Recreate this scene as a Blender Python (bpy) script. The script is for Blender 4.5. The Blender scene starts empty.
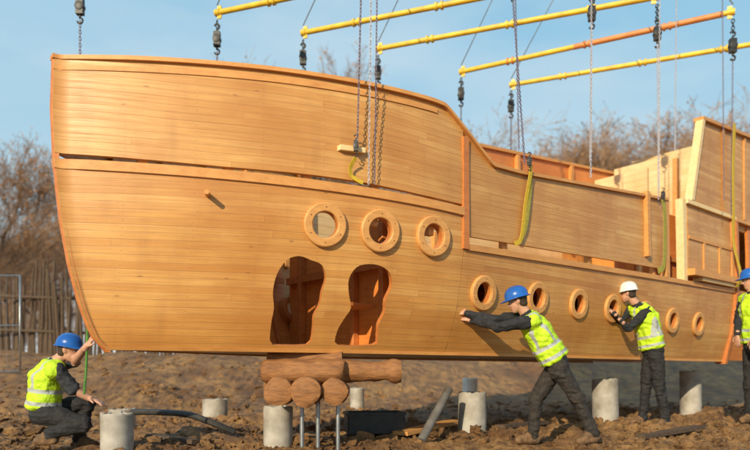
import bpy, bmesh, math, random
import numpy as np
from mathutils import Vector, Matrix, noise
random.seed(7); np.random.seed(7)
scn=bpy.context.scene
F=650.0; CH=0.7
def WP(px,py,d): return Vector(((px-375)*d/F, d, CH+(370-py)*d/F))
def link(o):
    scn.collection.objects.link(o); return o
def mesh_obj(name,verts,faces,mats=(),smooth=False,parent=None,uvs=None,mi=None):
    me=bpy.data.meshes.new(name); me.from_pydata([tuple(v) for v in verts],[],[tuple(f) for f in faces]); me.update()
    for m in mats: me.materials.append(m)
    if uvs is not None:
        ul=me.uv_layers.new(name="UVMap")
        li=np.zeros(len(me.loops),dtype=np.int32); me.loops.foreach_get("vertex_index",li)
        ul.data.foreach_set("uv",np.asarray(uvs,dtype=np.float32)[li].ravel())
    if smooth: me.polygons.foreach_set("use_smooth",[True]*len(me.polygons))
    if mi is not None: me.polygons.foreach_set("material_index",list(mi))
    o=bpy.data.objects.new(name,me); link(o)
    if parent is not None: o.parent=parent
    return o
def top(o,label,cat,group=None,kind=None):
    if label: o["label"]=label
    if cat: o["category"]=cat
    if group: o["group"]=group
    if kind: o["kind"]=kind
    return o
def empty(name,loc,rotz=0):
    e=bpy.data.objects.new(name,None); e.location=loc; e.rotation_euler=(0,0,rotz); e.empty_display_size=.2
    return link(e)
def interp(x,tab):
    return float(np.interp(x,[t[0] for t in tab],[t[1] for t in tab]))
# ------------------------------------------------ materials
def newmat(name):
    m=bpy.data.materials.new(name); m.use_nodes=True
    nt=m.node_tree; b=nt.nodes["Principled BSDF"]; return m,nt,b
class NB:
    def __init__(s,nt): s.nt=nt
    def n(s,t,**k):
        nd=s.nt.nodes.new(t)
        for a,v in k.items(): setattr(nd,a,v)
        return nd
    def l(s,a,b): s.nt.links.new(a,b)
    def math(s,op,a,b=None,c=None):
        nd=s.n("ShaderNodeMath",operation=op)
        for i,v in enumerate((a,b,c)):
            if v is None: continue
            if isinstance(v,(int,float)): nd.inputs[i].default_value=v
            else: s.l(v,nd.inputs[i])
        return nd.outputs[0]
    def comb(s,x,y,z=0):
        nd=s.n("ShaderNodeCombineXYZ")
        for i,v in enumerate((x,y,z)):
            if isinstance(v,(int,float)): nd.inputs[i].default_value=v
            else: s.l(v,nd.inputs[i])
        return nd.outputs[0]
    def noise(s,vec,scale,detail=4,rough=.55):
        nd=s.n("ShaderNodeTexNoise"); nd.inputs["Scale"].default_value=scale
        nd.inputs["Detail"].default_value=detail; nd.inputs["Roughness"].default_value=rough
        if vec is not None: s.l(vec,nd.inputs["Vector"])
        return nd.outputs["Fac"]
    def ramp(s,fac,stops):
        nd=s.n("ShaderNodeValToRGB"); cr=nd.color_ramp
        while len(cr.elements)<len(stops): cr.elements.new(.5)
        for e,(p,c) in zip(cr.elements,stops):
            e.position=p; e.color=(c[0],c[1],c[2],1) if not isinstance(c,(int,float)) else (c,c,c,1)
        s.l(fac,nd.inputs[0]); return nd.outputs[0]
    def mix(s,fac,a,b,mode='MIX'):
        nd=s.n("ShaderNodeMix",data_type='RGBA',blend_type=mode)
        if isinstance(fac,(int,float)): nd.inputs[0].default_value=fac
        else: s.l(fac,nd.inputs[0])
        for i,v in ((6,a),(7,b)):
            if isinstance(v,(tuple,list)): nd.inputs[i].default_value=(*v[:3],1)
            else: s.l(v,nd.inputs[i])
        return nd.outputs[2]
    def bump(s,h,strength,dist,b):
        nd=s.n("ShaderNodeBump"); nd.inputs["Strength"].default_value=strength; nd.inputs["Distance"].default_value=dist
        s.l(h,nd.inputs["Height"]); s.l(nd.outputs[0],b.inputs["Normal"])
def plank_mat(name,cols,ph=.060,pl=3.3,dark=(.38,.145,.036),gap=.045,seam=.38):
    m,nt,b=newmat(name); N=NB(nt)
    uv=N.n("ShaderNodeUVMap"); sp=N.n("ShaderNodeSeparateXYZ"); N.l(uv.outputs[0],sp.inputs[0])
    u,v=sp.outputs[0],sp.outputs[1]
    wv=N.noise(N.comb(N.math('MULTIPLY',u,.5),N.math('MULTIPLY',v,.5)),1.0,2)
    vv_=N.math('ADD',v,N.math('MULTIPLY',wv,.03))
    vr=N.math('DIVIDE',vv_,ph); row=N.math('FLOOR',vr); fv=N.math('FRACT',vr)
    wn=N.n("ShaderNodeTexWhiteNoise",noise_dimensions='1D'); N.l(row,wn.inputs["W"])
    u2=N.math('ADD',N.math('DIVIDE',u,pl),N.math('MULTIPLY',wn.outputs[0],7.3)); col=N.math('FLOOR',u2); fu=N.math('FRACT',u2)
    w2=N.n("ShaderNodeTexWhiteNoise",noise_dimensions='2D'); N.l(N.comb(row,col),w2.inputs["Vector"])
    pr=w2.outputs[0]
    base=N.ramp(pr,[(i/(len(cols)-1),c) for i,c in enumerate(cols)])
    gvec=N.comb(N.math('MULTIPLY',u,1.2),N.math('ADD',N.math('MULTIPLY',v,26),N.math('MULTIPLY',pr,40)),0)
    g=N.noise(gvec,2.2,6,.62)
    c1=N.mix(N.ramp(g,[(.38,0.),(.68,.48)]),base,dark)
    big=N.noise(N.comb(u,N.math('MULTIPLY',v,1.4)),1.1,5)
    c1=N.mix(N.ramp(big,[(.38,0.),(.66,.55)]),c1,(cols[0][0]*.70,cols[0][1]*.54,cols[0][2]*.38))  # broad weathering patches; colour deepened to stand in for a shadow on the bow
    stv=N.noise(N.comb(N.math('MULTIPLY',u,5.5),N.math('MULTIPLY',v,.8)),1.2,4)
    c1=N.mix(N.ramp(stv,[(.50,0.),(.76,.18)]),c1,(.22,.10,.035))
    vo=N.n("ShaderNodeTexVoronoi"); vo.inputs["Scale"].default_value=1.0
    N.l(N.comb(N.math('MULTIPLY',u,2.6),N.math('MULTIPLY',v,6.0),N.math('MULTIPLY',pr,9)),vo.inputs["Vector"])
    kn=N.ramp(vo.outputs["Distance"],[(.03,.5),(.07,0.)])
    c1=N.mix(kn,c1,(.16,.06,.018))
    fd=N.math('FRACT',N.math('DIVIDE',u,.48)); dx=N.math('MULTIPLY',N.math('SUBTRACT',fd,.5),.48)
    dy=N.math('MULTIPLY',N.math('SUBTRACT',fv,.5),ph)
    rr=N.math('SQRT',N.math('ADD',N.math('MULTIPLY',dx,dx),N.math('MULTIPLY',dy,dy)))
    c1=N.mix(N.math('MULTIPLY',N.math('LESS_THAN',rr,.004),.45),c1,(.12,.05,.02))
    e=N.math('MINIMUM',fv,N.math('SUBTRACT',1.,fv))
    wob=N.math('MULTIPLY',wn.outputs[0],.025)
    gp=N.math('LESS_THAN',e,N.math('ADD',wob,gap*.45))
    bt=N.math('LESS_THAN',fu,.0010)
    gn=N.noise(N.comb(N.math('MULTIPLY',u,1.7),N.math('MULTIPLY',row,3.7)),1.5,3)
    gg=N.math('MAXIMUM',N.math('MULTIPLY',gp,N.ramp(gn,[(.32,.15),(.66,1.)])),N.math('MULTIPLY',bt,.6))
    c2=N.mix(N.math('MULTIPLY',gg,seam*1.4),c1,(.12,.045,.013))
    N.l(c2,b.inputs["Base Color"])
    N.l(N.ramp(g,[(.3,.36),(.7,.56)]),b.inputs["Roughness"])
    hh=N.math('ADD',N.math('MULTIPLY',N.ramp(e,[(0.,0.),(.08,1.)]),.5),N.math('ADD',N.math('MULTIPLY',g,.12),N.math('MULTIPLY',pr,.5)))
    N.bump(hh,.35,.004,b)
    return m
def simple_wood(name,c,c2,scale=1.0,rough=.55,bs=.3,bd=.004):
    m,nt,b=newmat(name); N=NB(nt)
    tc=N.n("ShaderNodeTexCoord"); mp=N.n("ShaderNodeMapping"); mp.inputs["Scale"].default_value=(2*scale,9*scale,9*scale)
    N.l(tc.outputs["Object"],mp.inputs[0])
    g=N.noise(mp.outputs[0],2.0,6,.65)
    N.l(N.mix(N.ramp(g,[(.35,0.),(.7,1.)]),c,c2),b.inputs["Base Color"])
    b.inputs["Roughness"].default_value=rough; N.bump(g,bs,bd,b); return m
def noisy(name,c,c2,scale=8,rough=.6,metal=0.,bump=.2,dist=.004,detail=5):
    m,nt,b=newmat(name); N=NB(nt)
    tc=N.n("ShaderNodeTexCoord"); g=N.noise(tc.outputs["Object"],scale,detail)
    N.l(N.mix(N.ramp(g,[(.35,0.),(.68,1.)]),c,c2),b.inputs["Base Color"])
    b.inputs["Roughness"].default_value=rough; b.inputs["Metallic"].default_value=metal
    if bump: N.bump(g,bump,dist,b)
    return m
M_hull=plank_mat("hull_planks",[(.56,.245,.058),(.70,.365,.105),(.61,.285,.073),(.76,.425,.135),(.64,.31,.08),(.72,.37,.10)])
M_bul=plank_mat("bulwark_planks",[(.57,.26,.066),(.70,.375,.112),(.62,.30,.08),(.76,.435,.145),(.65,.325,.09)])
M_red=plank_mat("red_planks",[(.74,.26,.055),(.80,.30,.068),(.69,.225,.046)],pl=1.8,dark=(.5,.14,.03))
M_pale=plank_mat("pale_planks",[(.82,.60,.31),(.86,.66,.37),(.79,.55,.27)],ph=.11,pl=1.8,dark=(.62,.38,.17))
M_trim=simple_wood("trim_wood",(.68,.32,.09),(.55,.23,.06))
M_trimR=simple_wood("red_trim_wood",(.58,.20,.048),(.44,.13,.03))
M_ring=simple_wood("ring_wood",(.70,.35,.11),(.56,.25,.07),1.4)
M_palew=simple_wood("pale_wood",(.84,.61,.32),(.76,.50,.22))
M_log=simple_wood("log_wood",(.36,.155,.048),(.16,.06,.02),1.6,.7,.9,.015)
M_conc=noisy("concrete",(.46,.42,.37),(.23,.195,.155),5,.85,0,.5,.008)
M_concw=noisy("pale_concrete",(.85,.83,.78),(.7,.66,.6),5,.8,0,.3,.006)
M_yel=noisy("yellow_paint",(.82,.55,.03),(.62,.38,.03),5,.45,0,.1)
M_org=noisy("orange_paint",(.68,.26,.07),(.55,.19,.05),5,.5,0,.1)
M_blk=noisy("black_metal",(.02,.02,.022),(.045,.04,.036),14,.5,.0,.1)
M_steel=noisy("galvanised_steel",(.42,.43,.44),(.3,.31,.32),14,.4,.8,.1)
M_chain=noisy("chain_metal",(.26,.20,.26),(.15,.12,.16),30,.45,.3,.1)
M_chainw=noisy("zinc_chain",(.60,.57,.60),(.42,.38,.42),30,.4,.2,.1)
M_strap=noisy("yellow_webbing",(.66,.44,.03),(.5,.33,.02),40,.8,0,.3,.002)
M_strapg=noisy("olive_webbing",(.40,.35,.05),(.27,.24,.04),40,.8,0,.3,.002)
M_plastic=noisy("black_plastic",(.015,.015,.016),(.04,.035,.03),10,.5,0,.15)
M_pipe=noisy("grey_plastic_pipe",(.17,.155,.14),(.09,.075,.06),7,.55,0,.1)
M_fence=simple_wood("weathered_stake",(.12,.075,.045),(.055,.033,.02),1.5,.85)
M_bark=noisy("bark",(.18,.12,.08),(.11,.072,.048),3,.9,0,.4,.02)
M_twig=noisy("twig",(.35,.22,.13),(.24,.145,.085),.6,.9,0,0)
M_leaf=noisy("dry_leaf",(.42,.205,.08),(.30,.14,.05),.4,.8,0,0)
# ------------------------------------------------ ship
UX,UY=.7667,.6426
BOW=Vector((-2.58,5.242,0)); Z0=.17
ship=empty("wooden_ship",(BOW.x,BOW.y,CH+Z0),math.atan2(UY,UX))
top(ship,"golden timber play ship hull hanging from chains above muddy ground","ship")
STEM=[(.17,.40),(.19,.37),(.26,.30),(.40,.235),(.58,.175),(.85,.105),(1.22,.04),(1.5,.01),(1.71,-.008),(2.11,-.025),(2.6,-.01),(4,0)]
def stem(z): return interp(z,STEM)
def bb(a,z):
    W=interp(z,[(.17,1.20),(.6,1.32),(1.2,1.38),(2.0,1.38),(2.6,1.35),(4.2,1.35)])
    L=interp(z,[(.17,3.9),(1.3,3.45),(2.6,3.3)]); p=interp(z,[(.17,1.8),(2.6,1.93)])
    x=min(1,max(0,(a-stem(z))/L)); return max(.03,W*(1-(1-x)**p))
def LC(a,b,z): return Vector((a,-b,z-Z0))
def l2w(v): 
    return Vector((BOW.x+v.x*UX-v.y*UY, BOW.y+v.x*UY+v.y*UX, v.z+CH+Z0))
def SW(a,b,z): return l2w(LC(a,b,z))
def w2abz(w):
    dx,dy=w.x-BOW.x,w.y-BOW.y
    return dx*UX+dy*UY, dx*UY-dy*UX, w.z-CH
def proj(w): return 375+F*w.x/w.y, 370-F*(w.z-CH)/w.y
def hull_at(px,py):
    z=1.0;a=2
    for it in range(12):
        lo,hi=stem(z),12.
        for k in range(40):
            m=(lo+hi)/2
            if proj(SW(m,bb(m,z),z))[0]<px: lo=m
            else: hi=m
        a=lo; w=SW(a,bb(a,z),z); z=max(.1,min(4,(370-py)*w.y/F))
    return a,z
ZW=[(0,1.69),(3.35,1.565)]
ZW2=[(3.3,1.22),(7,1.27),(12,1.30)]
TOP=[(0,2.50),(1.5,2.51),(2.95,2.51),(3.10,2.50),(3.17,2.46),(3.76,2.07),(3.80,2.06),(4.2,2.07),(7.48,2.34),(12,2.6)]
BOT=[(0,.19),(3,.17),(12,.15)]
zw=lambda a:interp(a,ZW); zw2=lambda a:interp(a,ZW2); ztop=lambda a:interp(a,TOP); zbot=lambda a:interp(a,BOT)
def strip_geo(a0,a1,zlo,zhi,out,th,side,na,nz,V,Fc,UV,voff=0):
    base=len(V)
    for layer in (0,1):
        for i in range(na+1):
            s=i/na
            an=(a0 if a0 is not None else 0)+s*(a1-(a0 if a0 is not None else 0))
            for j in range(nz+1):
                z=zlo(an)+(zhi(an)-zlo(an))*j/nz
                if a0 is None: a=stem(z)-(out if out>0 else 0)*.4+s*(a1-stem(z)+(out if out>0 else 0)*.4)
                else: a=a0+s*(a1-a0)
                b=bb(a,z)+out*(min(1,s*12+.25) if a0 is None else 1)
                if layer==1: b=max(.006,b-th)
                V.append(LC(a,b*side,z)); UV.append((a+side*31, z-zlo(an)+voff))
    nn=(na+1)*(nz+1)
    idx=lambda l,i,j: base+l*nn+i*(nz+1)+j
    def q(*f): Fc.append(f if side>0 else f[::-1])
    for i in range(na):
        for j in range(nz):
            q(idx(0,i,j),idx(0,i+1,j),idx(0,i+1,j+1),idx(0,i,j+1))
            q(idx(1,i,j),idx(1,i,j+1),idx(1,i+1,j+1),idx(1,i+1,j))
        q(idx(0,i,0),idx(1,i,0),idx(1,i+1,0),idx(0,i+1,0))
        q(idx(0,i,nz),idx(0,i+1,nz),idx(1,i+1,nz),idx(1,i,nz))
    for j in range(nz):
        q(idx(0,0,j),idx(0,0,j+1),idx(1,0,j+1),idx(1,0,j))
        q(idx(0,na,j),idx(1,na,j),idx(1,na,j+1),idx(0,na,j+1))
def strip(name,a0,a1,zlo,zhi,out,th,mats,na=40,nz=1,sides=(1,-1),smooth=False):
    V,Fc,UV=[],[],[]
    for s in sides: strip_geo(a0,a1,zlo,zhi,out,th,s,na,nz,V,Fc,UV)
    return mesh_obj(name,V,Fc,mats,smooth,ship,UV)
def shade_auto(o,ang=35):
    me=o.data; bm=bmesh.new(); bm.from_mesh(me)
    for f in bm.faces: f.smooth=True
    for e in bm.edges:
        if len(e.link_faces)==2 and e.calc_face_angle(0)>math.radians(ang): e.smooth=False
    bm.to_mesh(me); bm.free()
def apply_mods(o):
    dg=bpy.context.evaluated_depsgraph_get(); dg.update()
    me=bpy.data.meshes.new_from_object(o.evaluated_get(dg)); 
    old=o.data; o.modifiers.clear(); o.data=me; me.name=old.name
V,Fc,UV=[],[],[]
for s in (1,-1):
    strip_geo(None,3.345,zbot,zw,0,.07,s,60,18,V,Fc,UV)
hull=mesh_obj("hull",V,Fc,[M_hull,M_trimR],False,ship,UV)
V,Fc,UV=[],[],[]
for s in (1,-1):
    strip_geo(3.352,9.72,zbot,zw2,0,.07,s,60,8,V,Fc,UV)
hull2=mesh_obj("hull_side",V,Fc,[M_hull,M_trimR],False,ship,UV)
def hnormal(a,z):
    e=.02
    p=LC(a,bb(a,z),z); da=LC(a+e,bb(a+e,z),z)-LC(a-e,bb(a-e,z),z); dz=LC(a,bb(a,z+e),z+e)-LC(a,bb(a,z-e),z-e)
    n=da.cross(dz).normalized()
    if n.y>0: n=-n
    return p,n
def cut(target,polys):
    V,Fc=[],[]
    for pts,n,d0,d1 in polys:
        base=len(V); k=len(pts)
        for p in pts: V.append(p+n*d1)
        for p in pts: V.append(p-n*d0)
        Fc.append([base+i for i in range(k)]); Fc.append([base+k+i for i in range(k)][::-1])
        for i in range(k):
            j=(i+1)%k; Fc.append([base+j,base+i,base+k+i,base+k+j])
    me=bpy.data.meshes.new("c"); me.from_pydata([tuple(v) for v in V],[],Fc)
    bm=bmesh.new(); bm.from_mesh(me); bmesh.ops.recalc_face_normals(bm,faces=bm.faces); bm.to_mesh(me); bm.free()
    me.materials.append(M_trimR)
    c=bpy.data.objects.new("c",me); link(c); c.parent=ship
    md=target.modifiers.new("b",'BOOLEAN'); md.operation='DIFFERENCE'; md.object=c; md.solver='EXACT'
    md.use_self=False; md.material_mode='TRANSFER'
    apply_mods(target); bpy.data.objects.remove(c)
def circle(p,n,r,k=28):
    up=Vector((0,0,1)); t=up.cross(n).normalized(); w=n.cross(t).normalized()
    return [p+(t*math.cos(2*math.pi*i/k)+w*math.sin(2*math.pi*i/k))*r for i in range(k)]
front_ph=[(325,225),(380,231),(433,236.5)]
aft_ph=[(483,293),(537,298),(578,304),(612,308.5),(645,314),(672,320.5),(698,324)]
def mirror(v): return Vector((v.x,-v.y,v.z))
def catmull(pts,k=4):
    out=[];n=len(pts)
    for i in range(n):
        p0,p1,p2,p3=[Vector((*pts[(i+j-1)%n],0)) for j in range(4)]
        for s in range(k):
            t=s/k
            out.append(.5*((2*p1)+(-p0+p2)*t+(2*p0-5*p1+4*p2-p3)*t*t+(-p0+3*p1-3*p2+p3)*t**3))
    return out
op1=[(273,345),(271,326),(274,308),(273,292),(277,274),(287,260),(299,256),(311,260),(322,265),(326,278),(322,292),(320,304),(314,316),(313,330),(307,345)]
op2=[(338,345),(337,332),(344,319),(351,308),(349,294),(349,279),(357,267),(369,264),(381,266),(390,273),(392,286),(386,300),(385,312),(379,324),(378,336),(374,345)]
polysF=[];polysA=[]; phs=[]
for px,py in front_ph:
    a,z=hull_at(px,py); p,n=hnormal(a,z); phs.append((p,n,.19,a))
    polysF.append((circle(p,n,.112),n,.3,.2))
for px,py in aft_ph:
    a,z=hull_at(px,py); p,n=hnormal(a,z); phs.append((p,n,.178,a))
    polysA.append((circle(p,n,.105),n,.3,.2))
    if a>5: polysA.append(([mirror(q) for q in circle(p,n,.105)],mirror(n),.3,.2))
for op in (op1,op2):
    pts=[]
    for q in catmull(op,3):
        a,z=hull_at(q.x,q.y); z=max(z,.2+.02); pts.append(LC(a,bb(a,z),z))
    cen=sum(pts,Vector())/len(pts); a,z=cen.x,cen.z+Z0
    _,n=hnormal(a,z)
    polysF.append((pts,n,.35,.25))
def ray_far(px,py,o=.105):
    d=6.0
    while d<14:
        a,b,z=w2abz(WP(px,py,d))
        if b<-(bb(a,z)-o): return a,b,z
        d+=.005
    return a,b,z
fa=ray_far(287,311)
_,nf=hnormal(fa[0],fa[2]); nf=mirror(nf); pf=LC(*fa)
cut(hull,polysF); cut(hull2,polysA)
shade_auto(hull,28); shade_auto(hull2,28)
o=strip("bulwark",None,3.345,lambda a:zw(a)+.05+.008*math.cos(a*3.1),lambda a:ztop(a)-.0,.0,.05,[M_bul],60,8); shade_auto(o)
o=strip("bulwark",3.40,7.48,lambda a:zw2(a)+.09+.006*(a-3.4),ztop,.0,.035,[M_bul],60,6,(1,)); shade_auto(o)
o=strip("bulwark",3.40,9.0,lambda a:zw2(a)-.08,ztop,.0,.05,[M_pale],50,3,(-1,)); shade_auto(o)  # far side given pale colour so the slit under the near bulwark looks bright
o=strip("wale",None,3.33,lambda a:zw(a)-.065,lambda a:zw(a)+.012,.024,.07,[M_trim],60); shade_auto(o)
o=strip("wale",3.40,9.72,lambda a:zw2(a)-.05,lambda a:zw2(a)+.012,.024,.04,[M_trim],50); shade_auto(o)
o=strip("trim_strake",None,3.0,lambda a:ztop(a)-.085,lambda a:ztop(a)-.045,.012,.04,[M_trim],60); shade_auto(o)
o=strip("cap_rail",None,7.5,lambda a:ztop(a)+.001,lambda a:ztop(a)+.035,.038,.14,[M_trim],260); shade_auto(o)
o=strip("keel_strake",None,9.7,lambda a:zbot(a)-.02,lambda a:zbot(a)+.010,.008,.1,[M_trim],100); shade_auto(o)
V,Fc=[],[]
zs=[.15+i*(2.53-.15)/40 for i in range(41)]
for z in zs:
    s=stem(z)
    for da,b in ((-.012,.014),(.03,.036),(.03,-.036),(-.012,-.014)): V.append(LC(s+da,b,z))
for i in range(40):
    for k in range(4): Fc.append((4*i+k,4*i+(k+1)%4,4*i+4+(k+1)%4,4*i+4+k))
Fc.append((3,2,1,0)); Fc.append((160,161,162,163))
mesh_obj("stem_post",V,Fc,[M_trimR],False,ship)
def boxgeo(V,Fc,c,ax,ay,az,bev=.0):
    b=len(V)
    for sx in (-1,1):
        for sy in (-1,1):
            for sz in (-1,1): V.append(c+ax*sx+ay*sy+az*sz)
    for f in ((0,1,3,2),(4,6,7,5),(0,4,5,1),(2,3,7,6),(0,2,6,4),(1,5,7,3)): Fc.append([b+i for i in f])
def lbox(name,a0,a1,b0,b1,z0,z1,mat,bevel=.006,parent=None):
    V,Fc=[],[]
    c=LC((a0+a1)/2,(b0+b1)/2,(z0+z1)/2)
    boxgeo(V,Fc,c,Vector(((a1-a0)/2,0,0)),Vector((0,(b1-b0)/2,0)),Vector((0,0,(z1-z0)/2)))
    o=mesh_obj(name,V,Fc,[mat],False,ship)
    bm=bmesh.new(); bm.from_mesh(o.data); bmesh.ops.recalc_face_normals(bm,faces=bm.faces)
    if bevel: bmesh.ops.bevel(bm,geom=bm.edges[:],offset=bevel,segments=1,affect='EDGES')
    bm.to_mesh(o.data); bm.free()
    uv=o.data.uv_layers.new(name="UVMap")
    for l in o.data.loops:
        v=o.data.vertices[l.vertex_index].co; uv.data[l.index].uv=(v.y+v.x+3,v.z)
    return o
for s in (1,-1):
    strip("post",3.32,3.395,lambda a:1.18,lambda a:2.27,.03,.12,[M_trimR],2,1,(s,))
for s in (1,-1):
    for a in (.55,1.15,1.75,2.35,2.95):
        strip("rib",a,a+.06,lambda x:zw(x)-.3,lambda x:ztop(x)-.1,-.052,.06,[M_trim],1,4,(s,))
    for a in (4.0,5.6,7.2):
        strip("rib",a,a+.06,lambda x:zw2(x)-.3,lambda x:ztop(x)-.1,-.052,.06,[M_trim],1,4,(s,))
def deck(name,a0,a1,zf,mat,n=30,th=.04):
    V,Fc,UV=[],[],[]
    for i in range(n+1):
        a=a0+(a1-a0)*i/n; z=zf(a); b=max(.01,bb(a,z)-.075)
        for zz in (z,z-th):
            V+= [LC(a,b,zz),LC(a,-b,zz)]; UV+=[(a,b+5),(a,-b+5)]
    for i in range(n):
        k=4*i
        Fc+=[(k,k+4,k+5,k+1),(k+2,k+3,k+7,k+6),(k,k+2,k+6,k+4),(k+1,k+5,k+7,k+3)]
    Fc+=[(0,1,3,2),(4*n,4*n+2,4*n+3,4*n+1)]
    return mesh_obj(name,V,Fc,[mat],False,ship,UV)
deck("bottom_planking",.75,9.7,lambda a:.215,M_pale)
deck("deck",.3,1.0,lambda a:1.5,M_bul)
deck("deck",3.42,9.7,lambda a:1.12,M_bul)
o=strip("inner_lining",.6,2.88,lambda a:.24,lambda a:1.45,-.085,.02,[M_red],30,4,(-1,))
for a in (1.55,1.95,2.30,2.62): strip("inner_frame",a,a+.055,lambda x:.24,lambda x:1.5,-.108,.05,[M_trimR],1,5,(-1,))
strip("inner_stringer",1.05,2.85,lambda x:1.05,lambda x:1.12,-.16,.03,[M_trimR],20,1,(-1,))
def partition(a,z0,z1,mat,name="bulkhead"):
    b=bb(a,.4)-.09
    return lbox(name,a-.02,a+.02,-b,b,z0,z1,mat,0)
partition(1.0,.24,1.45,M_red); partition(2.9,.24,1.48,M_red); partition(5.4,.24,1.07,M_red)
partition(6.9,.24,1.07,M_red)
for b0 in (-.75,.25,.72): lbox("bulkhead_frame",2.80,2.878,b0,b0+.07,.24,1.5,M_trimR)
lbox("bulkhead_rail",2.81,2.872,-1.0,1.0,1.02,1.10,M_trimR,0)
lbox("inner_shelf",2.3,2.79,.35,.70,.62,.66,M_trimR)
# portholes
def ringgeo(V,Fc,p,n,ri,ro,h0,h1,k=40):
    up=Vector((0,0,1)); t=up.cross(n).normalized(); w=n.cross(t).normalized(); b=len(V)
    prof=[(ri,h0),(ri,h1-.006),(ri+.008,h1),(ro-.01,h1),(ro,h1-.008),(ro,h0)]
    for i in range(k):
        an=2*math.pi*i/k; d=t*math.cos(an)+w*math.sin(an)
        for r,h in prof: V.append(p+d*r+n*h)
    m=len(prof)
    for i in range(k):
        for j in range(m):
            Fc.append((b+i*m+j,b+i*m+(j+1)%m,b+((i+1)%k)*m+(j+1)%m,b+((i+1)%k)*m+j))
def cylgeo(V,Fc,p0,p1,r0,r1=None,k=12,cap=True):
    r1=r0 if r1 is None else r1
    d=(p1-p0).normalized(); x=d.orthogonal().normalized(); y=d.cross(x); b=len(V)
    for p,r in ((p0,r0),(p1,r1)):
        for i in range(k):
            an=2*math.pi*i/k; V.append(p+(x*math.cos(an)+y*math.sin(an))*r)
    for i in range(k): Fc.append((b+i,b+(i+1)%k,b+k+(i+1)%k,b+k+i))
    if cap: Fc.append([b+i for i in range(k)][::-1]); Fc.append([b+k+i for i in range(k)])
V,Fc=[],[]; ringgeo(V,Fc,pf-nf*.07,-nf,.10,.155,-.06,.05)
o=mesh_obj("inner_porthole",V,Fc,[M_trimR],False,ship); shade_auto(o,30)
M_daydisc=simple_wood("painted_daylight",(.90,.78,.52),(.86,.70,.42))
V,Fc=[],[]; cylgeo(V,Fc,pf+nf*.01,pf-nf*.10,.099,.099,32); o=mesh_obj("daylight_disc",V,Fc,[M_daydisc],False,ship)  # pale disc added inside the ring; its near-white colour stands in for sunlight
for p,n,ro,a in phs:
    V,Fc=[],[]
    ringgeo(V,Fc,p,n,.115 if ro>.18 else .107,ro,-.03,.032)
    o=mesh_obj("porthole",V,Fc,[M_ring],False,ship); shade_auto(o,30)
    up=Vector((0,0,1)); t=up.cross(n).normalized(); w=n.cross(t).normalized()
    for i in range(6):
        an=math.pi/6+i*math.pi/3; q=p+(t*math.cos(an)+w*math.sin(an))*(ro*.8)
        V,Fc=[],[]; cylgeo(V,Fc,q+n*.03,q+n*.035,.006,k=8)
        mesh_obj("bolt",V,Fc,[M_log],False,o)
a,z=hull_at(208,195); p,n=hnormal(a,z); V,Fc=[],[]
cylgeo(V,Fc,p-n*.02,p+n*.15,.022,.02,12); o=mesh_obj("peg",V,Fc,[M_trim],False,ship); shade_auto(o)
a,z=hull_at(350,150); strip("cleat_block",a-.11,a+.11,lambda x:z-.022,lambda x:z+.022,.05,.06,[M_palew],3,1,(1,))
# stern
def hb(z): return interp(z,[(.17,1.20),(.6,1.32),(1.2,1.38),(2.0,1.38),(2.6,1.35),(4.2,1.35)])
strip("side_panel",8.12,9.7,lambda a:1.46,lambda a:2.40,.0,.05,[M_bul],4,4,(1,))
strip("panel_rail",8.05,9.75,lambda a:2.401,lambda a:2.46,.05,.14,[M_palew],2,1,(1,))
strip("ledge",8.05,9.7,lambda a:1.36,lambda a:1.455,.13,.2,[M_trim],2,1,(1,))
strip("ledge_step",8.4,9.6,lambda a:1.31,lambda a:1.358,.09,.15,[M_palew],2,1,(1,))
strip("side_batten",8.12,9.7,lambda a:1.90,lambda a:1.95,.018,.02,[M_trim],2,1,(1,))
for a in (8.6,9.15): strip("side_batten",a,a+.05,lambda x:1.46,lambda x:1.899,.018,.02,[M_trim],2,1,(1,))
for a in (7.42,7.95,9.62):
    strip("post",a,a+.1,lambda x:1.28,lambda x:2.46 if a>7.6 else 2.38,.025,.11,[M_palew if a>7.6 and a<9 else M_trim],1,1,(1,))
strip("post",6.85,6.93,lambda x:1.5,lambda x:ztop(x)+.07,.06,.08,[M_trim],1,1,(1,))
lbox("cabin_wall",7.2,9.6,.75,.79,1.13,2.46,M_red,0)
lbox("cabin_frame",7.7,7.78,.80,.86,1.13,2.46,M_palew); lbox("cabin_rail",7.2,9.6,.80,.85,1.7,1.77,M_trim)
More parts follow.
